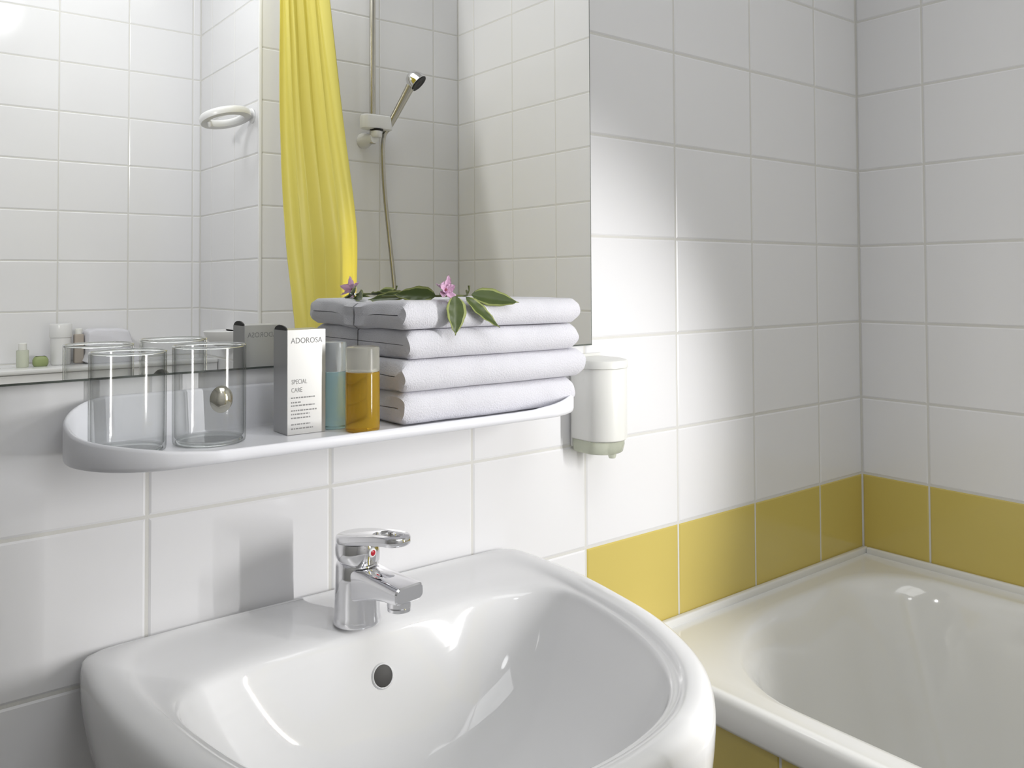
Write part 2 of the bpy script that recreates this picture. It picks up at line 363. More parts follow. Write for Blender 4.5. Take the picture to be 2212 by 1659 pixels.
# overflow hole, its shade a dark disc: find the point on the bowl's rear slope
from mathutils.bvhtree import BVHTree
bvh = BVHTree.FromPolygons([v.co.copy() for v in body.data.vertices], [tuple(p.vertices) for p in body.data.polygons])
cpos = Vector((-0.23725, -0.89781, 0.38624+Z))
hit, nrm, _, _ = bvh.ray_cast(cpos, (Vector((0.190, -0.138, -0.0125+Z))-cpos).normalized())
if nrm.dot(cpos-hit) < 0: nrm = -nrm
q = nrm.to_track_quat('Z', 'Y')
hole = obj('overflow_hole', lathe('overflow_hole', [(0, 0.0012), (0.0104, 0.0012), (0.0112, 0.0010), (0.0114, -0.002)], 'dark', 32), t)
hole.location = hit; hole.rotation_mode = 'QUATERNION'; hole.rotation_quaternion = q; hole['label'] = 'dark round overflow hole'
ring_ = obj('overflow_ring', lathe('overflow_ring', [(0.0106, 0.0008), (0.0108, 0.0018), (0.0114, 0.0019), (0.0126, 0.0008), (0.0130, -0.001)], 'ceramic', 32), t)
ring_.location = hit; ring_.rotation_mode = 'QUATERNION'; ring_.rotation_quaternion = q

# ------------------------------------------------------------------ tap
TZ = 0.0285
t = empty('tap', (0.187, -0.090, TZ+Z), math.radians(9)); tag(t, 'chrome single lever mixer tap with loop handle on the washbasin', 'tap')
obj('body', lathe('tap_body', [(0, 0), (0.0245, 0), (0.0252, 0.002), (0.0245, 0.005), (0.0238, 0.01), (0.0232, 0.045), (0.0226, 0.060), (0.021, 0.0635), (0.019, 0.0645), (0, 0.0645)], 'chrome', 48), t)
# spout: lofted bar from the body forward
def sp(y, w_, z0, z1):
    return [(p[0], y, p[1]) for p in rrect(-w_, w_, z0, z1, [0.35*min(w_, (z1-z0))]*4, 5, 2)]
rings = [sp(0.004, 0.018, 0.022, 0.062), sp(-0.014, 0.0185, 0.026, 0.061), sp(-0.028, 0.018, 0.031, 0.0605), sp(-0.045, 0.0175, 0.036, 0.0595), sp(-0.062, 0.0175, 0.0385, 0.0585), sp(-0.078, 0.018, 0.0395, 0.0575), sp(-0.084, 0.018, 0.0405, 0.0570), sp(-0.0855, 0.0165, 0.042, 0.0555)]
obj('spout', loft('spout', rings, 'chrome', True, True, 40), t)
grv = [(p[0], p[1], 0.0) for p in rrect(-0.0085, 0.0085, -0.058, -0.022, [0.008]*4, 6, 2)]
g0 = [(x, y, 0.0602+(y+0.022)*0.045) for x, y, _ in grv]; g1 = [(x*0.78, -0.04+(y+0.04)*0.86, 0.0612+(y+0.022)*0.045) for x, y, _ in grv]
obj('spout_ridge', loft('spout_ridge', [[(x*1.04, y, z-0.003) for x, y, z in g0], g0, g1], 'chrome', True, True, 30), t)
a_ = obj('aerator', lathe('aerator', [(0, 0.0), (0.010, 0), (0.0118, 0.001), (0.0118, 0.004), (0.0112, 0.0045), (0.0122, 0.0055), (0.0122, 0.012), (0.0, 0.012)], 'chrome', 32), t, (0, -0.069, 0.0285))
# handle hood
hood = [(0.0218, 0.0660), (0.0232, 0.0675), (0.0238, 0.073), (0.0237, 0.080), (0.0225, 0.0845)]
n = 40; rings = []
for r_, z_ in hood:
    rings.append([(r_*math.cos(2*PI*k/n)*0.98, r_*math.sin(2*PI*k/n)*(1.05 if math.sin(2*PI*k/n) < 0 else 1.0), z_-0.0035*(-math.sin(2*PI*k/n))*(z_ < 0.07)) for k in range(n)])
hd = obj('handle', loft('tap_handle', rings, 'chrome', True, True, 40), t)
hd['label'] = 'chrome lever handle'
# lever: flat loop covering the hood and reaching forward
def lever_line(b0, f0, yb_, yf_, n_=14):
    L = [(b0*math.cos(a_), yb_+b0*math.sin(a_)) for a_ in [PI*k/n_ for k in range(n_+1)]]
    return L+[(-b0+(b0-f0)*u, yb_+(yf_-yb_)*u) for u in (0.25, 0.5, 0.75)]+[(-f0*math.cos(a_), yf_-f0*math.sin(a_)) for a_ in [PI*k/n_ for k in range(n_+1)]]+[(f0+(b0-f0)*u, yf_+(yb_-yf_)*u) for u in (0.25, 0.5, 0.75)]
out_ = lever_line(0.0226, 0.0150, 0.0, -0.064); inn = lever_line(0.0095, 0.0088, -0.042, -0.0635)
def lz(y): return 0.0895+0.0125*sstep(0.03, -0.075, y)
def up_(pts, dz, sc=1.0, cy=-0.045): return [(x*sc, cy+(y-cy)*sc, lz(y)+dz) for x, y in pts]
rings = [up_(inn, -0.0080), up_(out_, -0.0085, 0.96, -0.02), up_(out_, -0.0075, 0.985, -0.02), up_(out_, -0.0050, 1.0), up_(out_, -0.0020), up_(out_, -0.0004, 0.985, -0.02), up_(out_, 0.0006, 0.95, -0.02), up_(inn, 0.0012, 1.04, -0.053), up_(inn, 0.0004, 1.0, -0.053), up_(inn, -0.0080)]
obj('lever', loft('lever', rings, 'chrome', False, False, 45), hd)
# neck with red / blue mark
nk = obj('temperature_button', lathe('temperature_button', [(0, 0.0028), (0.0032, 0.0027), (0.0048, 0.0016), (0.0052, 0)], 'white_pl', 28), hd)
nk.location = (0.0, -0.0243, 0.0765); nk.rotation_euler = (PI/2, 0, 0)
dm = obj('red_mark', lathe('red_mark', [(0, 0.0033), (0.0026, 0.0031), (0.0034, 0.0024)], 'red', 24), nk)
t.rotation_euler[2] = math.radians(9)

# ------------------------------------------------------------------ bath
t = empty('bathtub', (0, 0, 0)); tag(t, 'white enamelled bathtub along the right hand wall', 'bathtub')
TX0, TX1, TY0, TY1 = 0.655, XR-0.001, YS+0.001, -0.001
def ring(x0, x1, y0, y1, r, z, ex=2.0): return [(p[0], p[1], z+Z) for p in rrect(x0, x1, y0, y1, r, 14, 10, ex)]
sm = [0.006]*4
RZ = -0.152
def oring(iw, il, z, zl=None):
    # iw: inset at the walls, il: inset at the open left edge; corners stay sharp
    pts = rrect(TX0+il, TX1-iw, TY0+iw, TY1-iw, sm, 14, 10)
    return [(p[0], p[1], z+Z) for p in pts]
inner = lambda d, z: ring(0.703+d, 1.296-d, YS+0.055+d, -0.052-d, [(0.17, 0.15), (0.17, 0.15), (0.15, 0.14), (0.30, 0.22)], z)
def blend(a, b_, s_): return [tuple(p[i]+(q_[i]-p[i])*s_ for i in range(3)) for p, q_ in zip(a, b_)]
lip = [oring(0.0, 0.010, RZ-0.045), oring(0.0, 0.002, RZ-0.043), oring(0.0, 0.0, RZ-0.038), oring(0.0, 0.0005, RZ-0.010), oring(0, 0.003, RZ-0.003), oring(0.0, 0.0085, RZ-0.0005)]
lip += [oring(0.001, 0.012, RZ), oring(0.004, 0.016, RZ-0.001)]
i0 = inner(0, RZ-0.004)
flat0 = lip[-1]
lip += [blend(flat0, i0, 0.5), blend(flat0, i0, 0.85), i0]
for d, z_ in ((0.004, RZ-0.008), (0.009, RZ-0.016), (0.016, RZ-0.035), (0.030, RZ-0.10), (0.048, RZ-0.20), (0.066, RZ-0.29), (0.085, RZ-0.345), (0.115, RZ-0.375), (0.16, RZ-0.388), (0.20, RZ-0.392)):
    r_ = max(0.05, 0.17-d*0.4)
    lip.append(ring(0.703+d, 1.296-d, YS+0.055+d*1.6, -0.052-d*2.0, [(r_, r_*0.9)]*2+[(max(.05, 0.15-d*.3), max(.05, 0.14-d*.3)), (max(.06, 0.30-d*0.9), max(.06, 0.22-d*.7))], z_))
obj('tub_shell', loft('tub_shell', lip, 'acrylic', False, True, 60), t)
# silicone seal along the two walls
for (x0, x1, y0, y1) in ((TX0, TX1, -0.011, -0.0003), (TX1-0.010, TX1+0.0003, TY0, -0.011), (TX0, TX1-0.010, TY0-0.0003, TY0+0.010)):
    obj('wall_flange', bevel_box('wall_flange', x0, x1, y0, y1, RZ-0.004+Z, RZ+0.0105+Z, 'acrylic', 0.003, 3), t)
dn = obj('tub_drain', lathe('tub_drain', [(0, 0.003), (0.022, 0.003), (0.03, 0.004), (0.034, 0)], 'chrome', 32), t, (1.0, -1.12, RZ-0.391+Z))
# tiled bath panel
bp = empty('bath_panel', (0.676, YS/2, 0)); tag(bp, 'yellow tiled panel enclosing the side of the bathtub', 'panel')
bk = obj('panel_board', bevel_box('panel_board', G, 0.03, YS/2+0.002, -YS/2-0.002, 0.0, RZ-0.046+Z, 'grout', 0), bp)
ys_ = joints(0.1035, 0.163, 0.0, -YS); zs_ = joints(Z-0.198, 0.2, 0.0, RZ-0.046+Z)
for i in range(len(ys_)-1):
    for j in range(len(zs_)-1):
        if zs_[j+1]-zs_[j] < 0.012: continue
        o = obj('tile', tile_mesh(ys_[i+1]-ys_[i], zs_[j+1]-zs_[j], 'yellow'), bp)
        o.location = (0, -(ys_[i]+ys_[i+1])/2-YS/2, (zs_[j]+zs_[j+1])/2); o.rotation_euler = (0, 0, -PI/2)

# ------------------------------------------------------------------ soap dispenser
t = empty('soap_dispenser', (0.600, 0, 0.150+Z)); tag(t, 'ivory plastic wall soap dispenser to the right of the shelf', 'soap dispenser')
def dring(ins, z, yo=0.0, r=0.0335):
    pts = rrect(-r+ins, r-ins, -0.070+ins+yo, -0.004, [r*0.97-ins]*2+[0.005]*2, 14, 5); return [(p[0], p[1], z) for p in pts]
obj('back_plate', bevel_box('back_plate', -0.030, 0.030, -0.0045, -0.0002, 0.0, 0.130, 'ivory', 0.002), t)
obj('container', loft('container', [dring(0.003, 0.012), dring(0.0005, 0.014), dring(0, 0.018), dring(0, 0.060), dring(0, 0.111), dring(0.001, 0.1125)], 'ivory', True, True, 40), t)
obj('lid', loft('dispenser_lid', [dring(0.0, 0.1126, 0, 0.0345), dring(-0.0012, 0.1135, 0, 0.0345), dring(-0.0015, 0.120, 0, 0.0345), dring(0.0005, 0.1235, 0, 0.0345), dring(0.006, 0.1252, 0, 0.0345), dring(0.012, 0.1258, 0, 0.0345)], 'ivory', True, True, 40), t)
lv = obj('push_lever', loft('push_lever', [dring(0.006, -0.006, 0.004), dring(0.004, -0.004, 0.003), dring(0.003, 0.006, 0.001), dring(0.004, 0.0115, 0)], 'clear_pl', True, True, 40), t)
obj('nozzle', lathe('nozzle', [(0.0, -0.013), (0.0045, -0.013), (0.0055, -0.010), (0.0075, 0.002), (0.0, 0.002)], 'clear_pl', 24), t, (0.004, -0.050, 0))

# ------------------------------------------------------------------ tumblers
def tumbler(name, x, y, r, h, label):
    t = empty(name, (x, y, FL+0.0002)); tag(t, label, 'glass', 'drinking glasses on the shelf')
    prof = [(0, 0.0008), (r*0.80, 0.0006), (r*0.93, 0.0), (r*0.98, 0.0012), (r*0.995, 0.004), (r, 0.03), (r, h-0.001), (r-0.0009, h), (r-0.0018, h-0.001), (r-0.0019, 0.03), (r-0.0020, 0.0075), (r-0.0036, 0.0050), (r*0.7, 0.0042), (0, 0.0042)]
    obj('tumbler_wall', lathe('tumbler_wall', prof, 'glass', 64), t)
    obj('rim', lathe('tumbler_rim', [(r-0.0009+0.00125*math.cos(2*PI*k/10), h+0.0004+0.00125*math.sin(2*PI*k/10)) for k in range(10)], 'thick_glass', 64, closed=True), t)
    obj('base_ring', lathe('tumbler_base_ring', [(r-0.0045+0.0017*math.cos(2*PI*k/10), 0.0022+0.0016*math.sin(2*PI*k/10)) for k in range(10)], 'thick_glass', 64, closed=True), t)
    return t
tumbler('drinking_glass', -0.0344, -0.0645, 0.0332, 0.091, 'plain clear drinking glass standing at the left end of the shelf')
g2 = tumbler('drinking_glass', 0.0401, -0.0645, 0.0342, 0.093, 'clear drinking glass with a round silvery bead, next to the silver box')
a = math.radians(-93)
rr = 0.0342
bd = obj('round_bead', lathe('round_bead', [(0, -0.0050), (0.004, -0.0046), (0.0080, -0.0030), (0.0108, 0.0), (0.0080, 0.0036), (0.004, 0.0052), (0, 0.0056)], 'bead', 32), g2)
bd.location = (rr*math.cos(a)+0.001*math.cos(a), (rr+0.0047)*math.sin(a), 0.0455); bd.rotation_euler = (PI/2, 0, a+PI/2); bd.scale = (1, 1.18, 1)
bd['label'] = 'round silvery bead'

# ------------------------------------------------------------------ carton
t = empty('cosmetics_box', (0.1330, -0.0653, FL+0.0002)); tag(t, 'tall silver cosmetics carton with grey side panel and printed front', 'box')
X, Y_, HB = 0.0208, 0.0177, 0.1062
V = [(-X, -Y_, 0), (X, -Y_, 0), (X, Y_, 0), (-X, Y_, 0), (-X, -Y_, HB), (X, -Y_, HB), (X, Y_, HB), (-X, Y_, HB)]
Fc = [(0, 1, 5, 4), (1, 2, 6, 5), (2, 3, 7, 6), (3, 0, 4, 7), (0, 3, 2, 1), (4, 5, 6, 7)]
me = mesh('carton', V, Fc, ['carton', 'carton_side'], False, [0, 0, 0, 1, 0, 0])
cb = obj('carton', me, t)
# black half-round finger notch at the top of the side panel
hp = [(-X-0.00025, Y_*0.86*math.cos(PI*k/16), HB-0.0005+0.0052*math.sin(PI*k/16)) for k in range(17)]
hp2 = [(-X+0.0012, y, z) for _, y, z in hp]
fl = obj('tuck_flap', mesh('tuck_flap', hp+hp2, [tuple(range(17)), tuple(range(33, 16, -1))]+[(k, k+1, 18+k, 17+k) for k in range(16)]+[(16, 0, 17, 33)], 'black', False), t)
fl['label'] = 'black half round flap at the top of the side panel'
def text(s, size, loc, rot, m, parent, sx=1.0):
    cu = bpy.data.curves.new('print', 'FONT'); cu.body = s; cu.size = size; cu.extrude = 0.00005; cu.align_x = 'LEFT'; cu.resolution_u = 3
    o = bpy.data.objects.new('print_tmp', cu); COL.objects.link(o); bpy.context.view_layer.update()
    me_ = bpy.data.meshes.new_from_object(o.evaluated_get(bpy.context.evaluated_depsgraph_get())); bpy.data.objects.remove(o)
    me_.materials.clear(); me_.materials.append(MT[m]); x1 = max(v.co.x for v in me_.vertices) or 1
    p = obj('printed_text', me_, parent, loc); p.rotation_euler = rot
    if sx: p.scale = (sx/x1, 1, 1)
    return p
for side in (0, 1):
    rz = PI*side; f = -1 if side == 0 else 1
    def put(s, size, u, z, wid, m='ink'):
        return text(s, size, (u*(1 if side == 0 else -1), f*(Y_+0.0001), z), (PI/2, 0, rz), m, t, wid)
    p = put('ADOROSA', 0.0082, -0.0172, 0.0925, 0.0345, 'ink')
    put('SPECIAL', 0.0066, -0.0165, 0.0512, 0.0170); put('CARE', 0.0066, -0.0168, 0.0428, 0.0120)
    V = []; Fc = []
    for zz, w_ in ((0.0365, 0.026), (0.0318, 0.011), (0.0285, 0.026), (0.0235, 0.028), (0.0198, 0.020), (0.0160, 0.021), (0.0095, 0.021), (0.0052, 0.024)):
        x = -0.0170; end = x+w_
        while x < end:
            l = 0.0012+0.0026*rnd.random(); l = min(l, end-x); k = len(V); ff = f*(Y_+0.00008); sx_ = 1 if side == 0 else -1
            V += [(sx_*x, ff, zz), (sx_*(x+l), ff, zz), (sx_*(x+l), ff, zz+0.0014), (sx_*x, ff, zz+0.0014)]; Fc.append((k, k+1, k+2, k+3)); x += l+0.0007
    obj('small_print', mesh('small_print', V, Fc, 'ink', False), t)

# ------------------------------------------------------------------ bottles
def bottle(name, x, y, r, hl, h, m, mc, label):
    t = empty(name, (x, y, FL+0.0002)); tag(t, label, 'bottle')
    obj('bottle_body', lathe('bottle_body', [(0, 0.0008), (r*0.7, 0.0006), (r*0.9, 0), (r*0.985, 0.001), (r, 0.003), (r, hl-0.0012), (r*0.985, hl-0.0003), (r*0.9, hl), (0, hl)], m, 48), t)
    obj('bottle_cap', lathe('bottle_cap', [(0, hl+0.0002), (r*0.95, hl+0.0002), (r*0.99, hl+0.001), (r*0.985, h-0.002), (r*0.95, h-0.0004), (r*0.88, h), (0, h)], mc, 48), t)
    return t
bottle('shampoo_bottle', 0.1862, -0.1035, 0.0178, 0.0612, 0.0872, 'amber', 'cap', 'small bottle of amber orange liquid in front of the towel stack')
bottle('shower_gel_bottle', 0.1700, -0.0690, 0.0140, 0.0600, 0.0915, 'aqua', 'capb', 'small bottle of pale turquoise liquid beside the silver carton')

# ------------------------------------------------------------------ towels
def towel(name, x0, x1, yf, yb, z0, th, seed, label, sag):
    # folded cloth: a U-shaped band, fold towards the room, open edges towards the mirror
    g = 0.0008; lt = (th-g)/2; nx = 44
    path = []  # (outer, inner) points in (y, z)
    nb = 12; ny = 12
    cy = yf+th/2; ro = th/2; ri = g/2
    for k in range(ny+1):
        y = yb+(cy-yb)*k/ny; path.append(((y, -th/2), (y, -g/2)))
    for k in range(1, nb):
        a = PI*k/nb; path.append(((cy-ro*math.sin(a)**0.85, -ro*math.cos(a)), (cy-ri*math.sin(a), -ri*math.cos(a))))
    for k in range(ny+1):
        y = cy+(yb-cy)*k/ny; path.append(((y, th/2), (y, g/2)))
    n_ = len(path); rings = []
    sd = Vector((seed*3.1, seed*7.7, seed*1.3))
    for i in range(nx+1):
        u = i/nx; x = x0+(x1-x0)*u; rg = []
        endr = min(1, min(u, 1-u)*(x1-x0)/0.007); er = math.sqrt(max(0, 1-(1-endr)**2))
        def disp(y, z, outer):
            p = Vector((x*16, y*16, z*10))+sd; d = noise.noise(p)*0.0034+noise.noise(p*3.3)*0.0008
            xx = x+noise.noise(Vector((y*25, z*60, seed*5.0+u)))*0.004*(1 if u < 0.5 else 0.8)
            s_ = 0.74+0.26*er if outer else 1
            zz = z*s_+noise.noise(Vector((x*9, y*14, seed*9.0)))*0.0012*(1 if z > 0 else 0.4)+sag(u, y)*(0.65+0.35*(1 if z > 0 else 0))
            yy = y+d*(1.2 if y < cy else 0.5)
            return (xx, min(yy, -0.0068), z0+th/2+zz)
        for (oy, oz), (iy, iz) in path: rg.append(disp(oy, oz, True))
        for (oy, oz), (iy, iz) in reversed(path): rg.append(disp(iy, iz, False))
        rings.append(rg)
    N = 2*n_; V = [p for r in rings for p in r]; Fc = []
    for i in range(nx):
        for k in range(N):
            k2 = (k+1) % N; Fc.append((i*N+k, i*N+k2, (i+1)*N+k2, (i+1)*N+k))
    for e_, off in ((0, 0), (nx, nx*N)):
        for k in range(n_-1): Fc.append((off+k, off+k+1, off+N-2-k, off+N-1-k))
    o = obj(name, auto(mesh(name, V, Fc, 'towel'), 60)); tag(o, label, 'towel', 'folded towels stacked on the shelf'); return o
base = FL+0.0006
sag0 = lambda u, y: 0.0
sagt = lambda u, y: -0.004*sstep(0.30, 0.0, u)*sstep(-0.06, -0.01, y)
H4 = [0.0350, 0.0345, 0.0320, 0.0310]
spec = [(0.226, 0.471, -0.1215), (0.224, 0.485, -0.1250), (0.232, 0.474, -0.1240), (0.226, 0.476, -0.1250)]
names = ['white folded towel at the bottom of the stack, resting on the shelf', 'white folded towel second from the bottom of the stack', 'white folded towel second from the top of the stack', 'white folded towel on top of the stack, under the flower sprig']
zb = base
for i in range(4):
    x0, x1, yf = spec[i]; towel('folded_towel', x0, x1, yf, -0.0072, zb, H4[i], i+1, names[i], sagt if i == 3 else sag0); zb += H4[i]+0.0003
TOP = zb

# ------------------------------------------------------------------ flower sprig
t = empty('flower_sprig', (0, 0, 0)); tag(t, 'sprig of pink flowers with variegated green leaves lying on the towels', 'flower')
def leaf(base_, tip, wid, nrm_, droop=0.0, name='leaf', curl=0.15, m=('leaf', 'leaf_edge')):
    b0, tp = Vector(base_), Vector(tip); ax = tp-b0; L = ax.length; ax.normalize(); nv = Vector(nrm_); nv = (nv-ax*nv.dot(ax)).normalized(); sd = ax.cross(nv)
    NU, NV = 14, 8; V = []; Fc = []; fm = []
    for i in range(NU+1):
        u = i/NU; wv = wid*(math.sin(PI*min(1, u**0.8))**0.9)*(1-0.35*u)+0.0003
        if u > 0.86: wv *= max(0.08, (1-u)/0.14)
        for j in range(NV+1):
            v = -1+2*j/NV; up__ = abs(v)*wv*curl*1.4-droop*L*u*u+0.0007*math.sin(u*24+v*3)*abs(v)
            V.append(b0+ax*(L*u)+sd*(v*wv)+nv*up__)
    n1 = len(V); V += [p-nv*0.0004 for p in V]
    q_ = NV+1
    for i in range(NU):
        for j in range(NV):
            a0 = i*q_+j; Fc.append((a0, a0+1, a0+q_+1, a0+q_)); edge = 1 if (j in (0, NV-1) and i > 0) or i >= NU-1 else 0; fm.append(edge)
            Fc.append((n1+a0+q_, n1+a0+q_+1, n1+a0+1, n1+a0)); fm.append(edge)
    for i in range(NU):
        for j in (0, NV):
            a0 = i*q_+j; Fc.append((a0, a0+q_, n1+a0+q_, n1+a0)); fm.append(1)
    me_ = bpy.data.meshes.new(name); me_.from_pydata([tuple(v) for v in V], [], Fc); me_.update()
    for k in m: me_.materials.append(MT[k])
    me_.polygons.foreach_set('material_index', fm); me_.polygons.foreach_set('use_smooth', [True]*len(Fc))
    return obj(name, me_, t)
Tz = TOP
FP = Vector((0.272, -0.112, Tz+0.010))           # flower centre
FP = Vector((0.2826, -0.115, Tz+0.0105))
leaf((0.277, -0.104, Tz+0.0045), (0.2470, -0.060, Tz+0.0075), 0.0130, (-0.3, -0.80, 0.55), 0.04)
leaf((0.262, -0.066, Tz+0.0045), (0.2410, -0.0140, Tz-0.0005), 0.0105, (-0.55, -0.5, 0.65), 0.0)
leaf((0.2865, -0.1290, Tz+0.0050), (0.2815, -0.1370, Tz-0.0380), 0.0140, (-0.1, -1.0, 0.1), 0.02)
leaf((0.302, -0.1270, Tz+0.0035), (0.3385, -0.1370, Tz-0.0330), 0.0085, (0.1, -0.95, 0.3), -0.08)
leaf((0.318, -0.115, Tz+0.0055), (0.3720, -0.1330, Tz-0.0050), 0.0135, (0.1, -0.90, 0.45), -0.03)
leaf((0.300, -0.100, Tz+0.0040), (0.3150, -0.0550, Tz+0.0050), 0.0090, (0.1, -0.5, 0.8), 0.02)
obj('stem', tube('stem', spline([(0.245, -0.040, Tz+0.0035), (0.264, -0.075, Tz+0.0040), (0.282, -0.108, Tz+0.0045), (0.303, -0.110, Tz+0.0045), (0.324, -0.097, Tz+0.0045), (0.330, -0.088, Tz+0.0100)], 5), 0.0012, 'stem', 8), t)
obj('bud_stalk', tube('bud_stalk', [(0.328, -0.092, Tz+0.004), (0.3325, -0.090, Tz+0.010), (0.333, -0.089, Tz+0.0155)], [0.0008, 0.0008, 0.0015], 'stem', 8), t)
fl = obj('flower_centre', lathe('flower_centre', [(0, -0.004), (0.0022, -0.002), (0.0026, 0.001), (0.0014, 0.003), (0, 0.0034)], 'pistil', 16), t, FP)
petals = [((-0.05, -0.25, 1.0), 0.0195, 0.0042), ((-0.85, -0.45, 0.25), 0.0185, 0.0046), ((0.75, -0.35, 0.45), 0.0125, 0.0044), ((-0.55, -0.65, -0.55), 0.0185, 0.0046), ((0.32, -0.60, -0.80), 0.0225, 0.0048), ((0.30, 0.70, 0.55), 0.0140, 0.0045), ((-0.4, 0.75, 0.35), 0.0140, 0.0045)]
for d, L_, w_ in petals:
    d = Vector(d).normalized(); nv = Vector((0, -1, 0.25)) if abs(d.y) < 0.6 else Vector((0, 0.1, 1))
    p = leaf(FP+d*0.0008, FP+d*L_, w_*1.15, nv, -0.20, 'petal', 0.45, ('petal', 'petal'))

# ------------------------------------------------------------------ shower set on the end wall (seen in the mirror)
sx, sy = 1.000, YS+0.050
t = empty('shower_set', (0, 0, 0)); tag(t, 'chrome hand shower on a wall rail with hose, reflected in the mirror', 'shower')
obj('rail', tube('rail', [(sx, sy, 0.80+Z), (sx, sy, 1.42+Z)], 0.009, 'dull_chrome', 20), t)
for z_ in (0.815, 1.40):
    br = obj('wall_bracket', tube('wall_bracket', [(sx-0.004, YS+0.0005, z_+Z), (sx-0.004, YS+0.012, z_+Z), (sx-0.002, sy-0.004, z_+Z), (sx, sy+0.012, z_+Z)], [0.024, 0.023, 0.014, 0.014], 'white_pl' if z_ < 1 else 'chrome', 24), t)
sl = obj('slider', loft('slider', [[(x, y, z+Z) for x, y in rrect(sx-0.040+i_, sx+0.062-i_, sy-0.022+i_, sy+0.026-i_, [0.02-i_]*4, 8, 3)] for i_, z in ((0.006, 0.842), (0.001, 0.845), (0, 0.852), (0, 0.874), (0.001, 0.882), (0.006, 0.886))], 'white_pl', True, True, 40), t)
obj('clamp_knob', lathe('clamp_knob', [(0, -0.018), (0.014, -0.018), (0.017, -0.014), (0.017, 0.0), (0.012, 0.004), (0, 0.004)], 'white_pl', 28), sl, (sx+0.006, sy+0.012, 0.836+Z))
obj('clamp_gap', lathe('clamp_gap', [(0.0, 0.0), (0.020, 0.0), (0.020, 0.004), (0, 0.004)], 'black', 28), sl, (sx+0.008, sy+0.010, 0.8395+Z))  # solid black disc stands for the shade in the gap
hb = Vector((sx+0.050, sy+0.010, 0.855+Z)); ht = Vector((sx+0.104, sy+0.055, 0.985+Z))
ax = (ht-hb).normalized()
hs = obj('handset', tube('handset', [hb-ax*0.012, hb, hb+(ht-hb)*0.3, hb+(ht-hb)*0.7, ht-ax*0.004], [0.0085, 0.010, 0.0115, 0.0125, 0.014], 'dull_chrome', 20), t)
fn = Vector((0.50, 0.52, -0.70)).normalized(); qh = fn.to_track_quat('Z', 'Y')
head = obj('shower_head', lathe('shower_head', [(0, -0.040), (0.012, -0.039), (0.021, -0.033), (0.027, -0.022), (0.0305, -0.008), (0.0315, 0.001), (0.0295, 0.002), (0, 0.002)], 'chrome', 36), hs)
head.location = ht+Vector((0.016, 0.012, 0.004)); head.rotation_mode = 'QUATERNION'; head.rotation_quaternion = qh
fc = obj('spray_face', lathe('spray_face', [(0.0290, 0.0018), (0.028, 0.0045), (0.018, 0.0052), (0.016, 0.0042), (0.008, 0.0055), (0, 0.0055)], 'black', 36), head)
obj('hose', tube('hose', spline([hb-ax*0.012, hb-ax*0.03, (sx+0.030, sy+0.008, 0.775+Z), (sx+0.037, sy+0.006, 0.66+Z), (sx+0.053, sy+0.004, 0.53+Z), (sx+0.075, sy+0.000, 0.36+Z), (sx+0.085, sy-0.004, 0.22+Z), (sx+0.060, sy+0.005, 0.05+Z), (sx+0.020, sy+0.0, 0.07+Z), (sx+0.015, sy-0.01, 0.16+Z)], 8), [0.0075]*8+[0.0065]*65, 'dull_chrome', 12), t)
mixer = obj('mixer_valve', loft('mixer_valve', [[(sx-0.09+u*0.21, sy-0.016+r_*math.cos(2*PI*k/20), 0.17+Z+r_*math.sin(2*PI*k/20)) for k in range(20)] for u, r_ in ((0, 0.016), (0.02, 0.022), (0.2, 0.022), (0.25, 0.019), (0.75, 0.019), (0.8, 0.022), (0.98, 0.022), (1, 0.016))], 'chrome', True, True, 40), t)
for dx in (-0.055, 0.085):
    obj('valve_union', tube('valve_union', [(sx+dx, YS+0.0005, 0.17+Z), (sx+dx, YS+0.008, 0.17+Z), (sx+dx, YS+0.010, 0.17+Z), (sx+dx, sy-0.02, 0.17+Z)], [0.026, 0.026, 0.014, 0.014], 'chrome', 24), mixer)

# ------------------------------------------------------------------ shower curtain
cx0 = 0.705
rodz = 1.30+Z
rod = obj('curtain_rod', tube('curtain_rod', [(cx0, YS+0.0005, rodz), (cx0, -0.0005, rodz)], 0.0105, 'white_pl', 20)); tag(rod, 'white rod carrying the yellow curtain above the bath', 'curtain rod')
t = empty('shower_curtain', (cx0, -1.15, rodz)); tag(t, 'yellow shower curtain gathered in folds at the bath end, reflected in mirror', 'curtain')
NXc, NZc = 150, 60; V = []; Fc = []
edgeL = spline([(-1.375, 1.265, 0), (-1.365, 1.16, 0), (-1.355, 0.85, 0), (-1.315, 0.52, 0), (-1.250, 0.28, 0), (-1.21, 0.05, 0), (-1.20, -0.12, 0)], 10)
edgeR = spline([(-1.12, 1.265, 0), (-1.085, 1.10, 0), (-1.010, 0.79, 0), (-0.945, 0.56, 0), (-0.930, 0.44, 0), (-0.945, 0.2, 0), (-0.96, -0.12, 0)], 10)
def edge(E_, z):
    for a, b_ in zip(E_[:-1], E_[1:]):
        if b_.y <= z <= a.y: s_ = (a.y-z)/(a.y-b_.y+1e-9); return a.x+(b_.x-a.x)*s_
    return E_[-1].x
for j in range(NZc+1):
    z = 1.262+(-0.105-1.262)*j/NZc; yl, yr = edge(edgeL, z), edge(edgeR, z)
    for i in range(NXc+1):
        u = i/NXc; ph = u*2*PI*5.2+1.0*math.sin(u*7+z*1.6)+0.5*math.sin(z*2.3+u*3)
        amp = 0.025*(0.75+0.35*math.sin(u*9+1.7+z))
        y = yl+(yr-yl)*u+0.006*math.sin(2*ph)
        V.append((amp*math.sin(ph)+0.004*math.sin(3*ph+z*4), y+1.15, z+Z-rodz))
for j in range(NZc):
    for i in range(NXc): a = j*(NXc+1)+i; Fc.append((a, a+1, a+NXc+2, a+NXc+1))
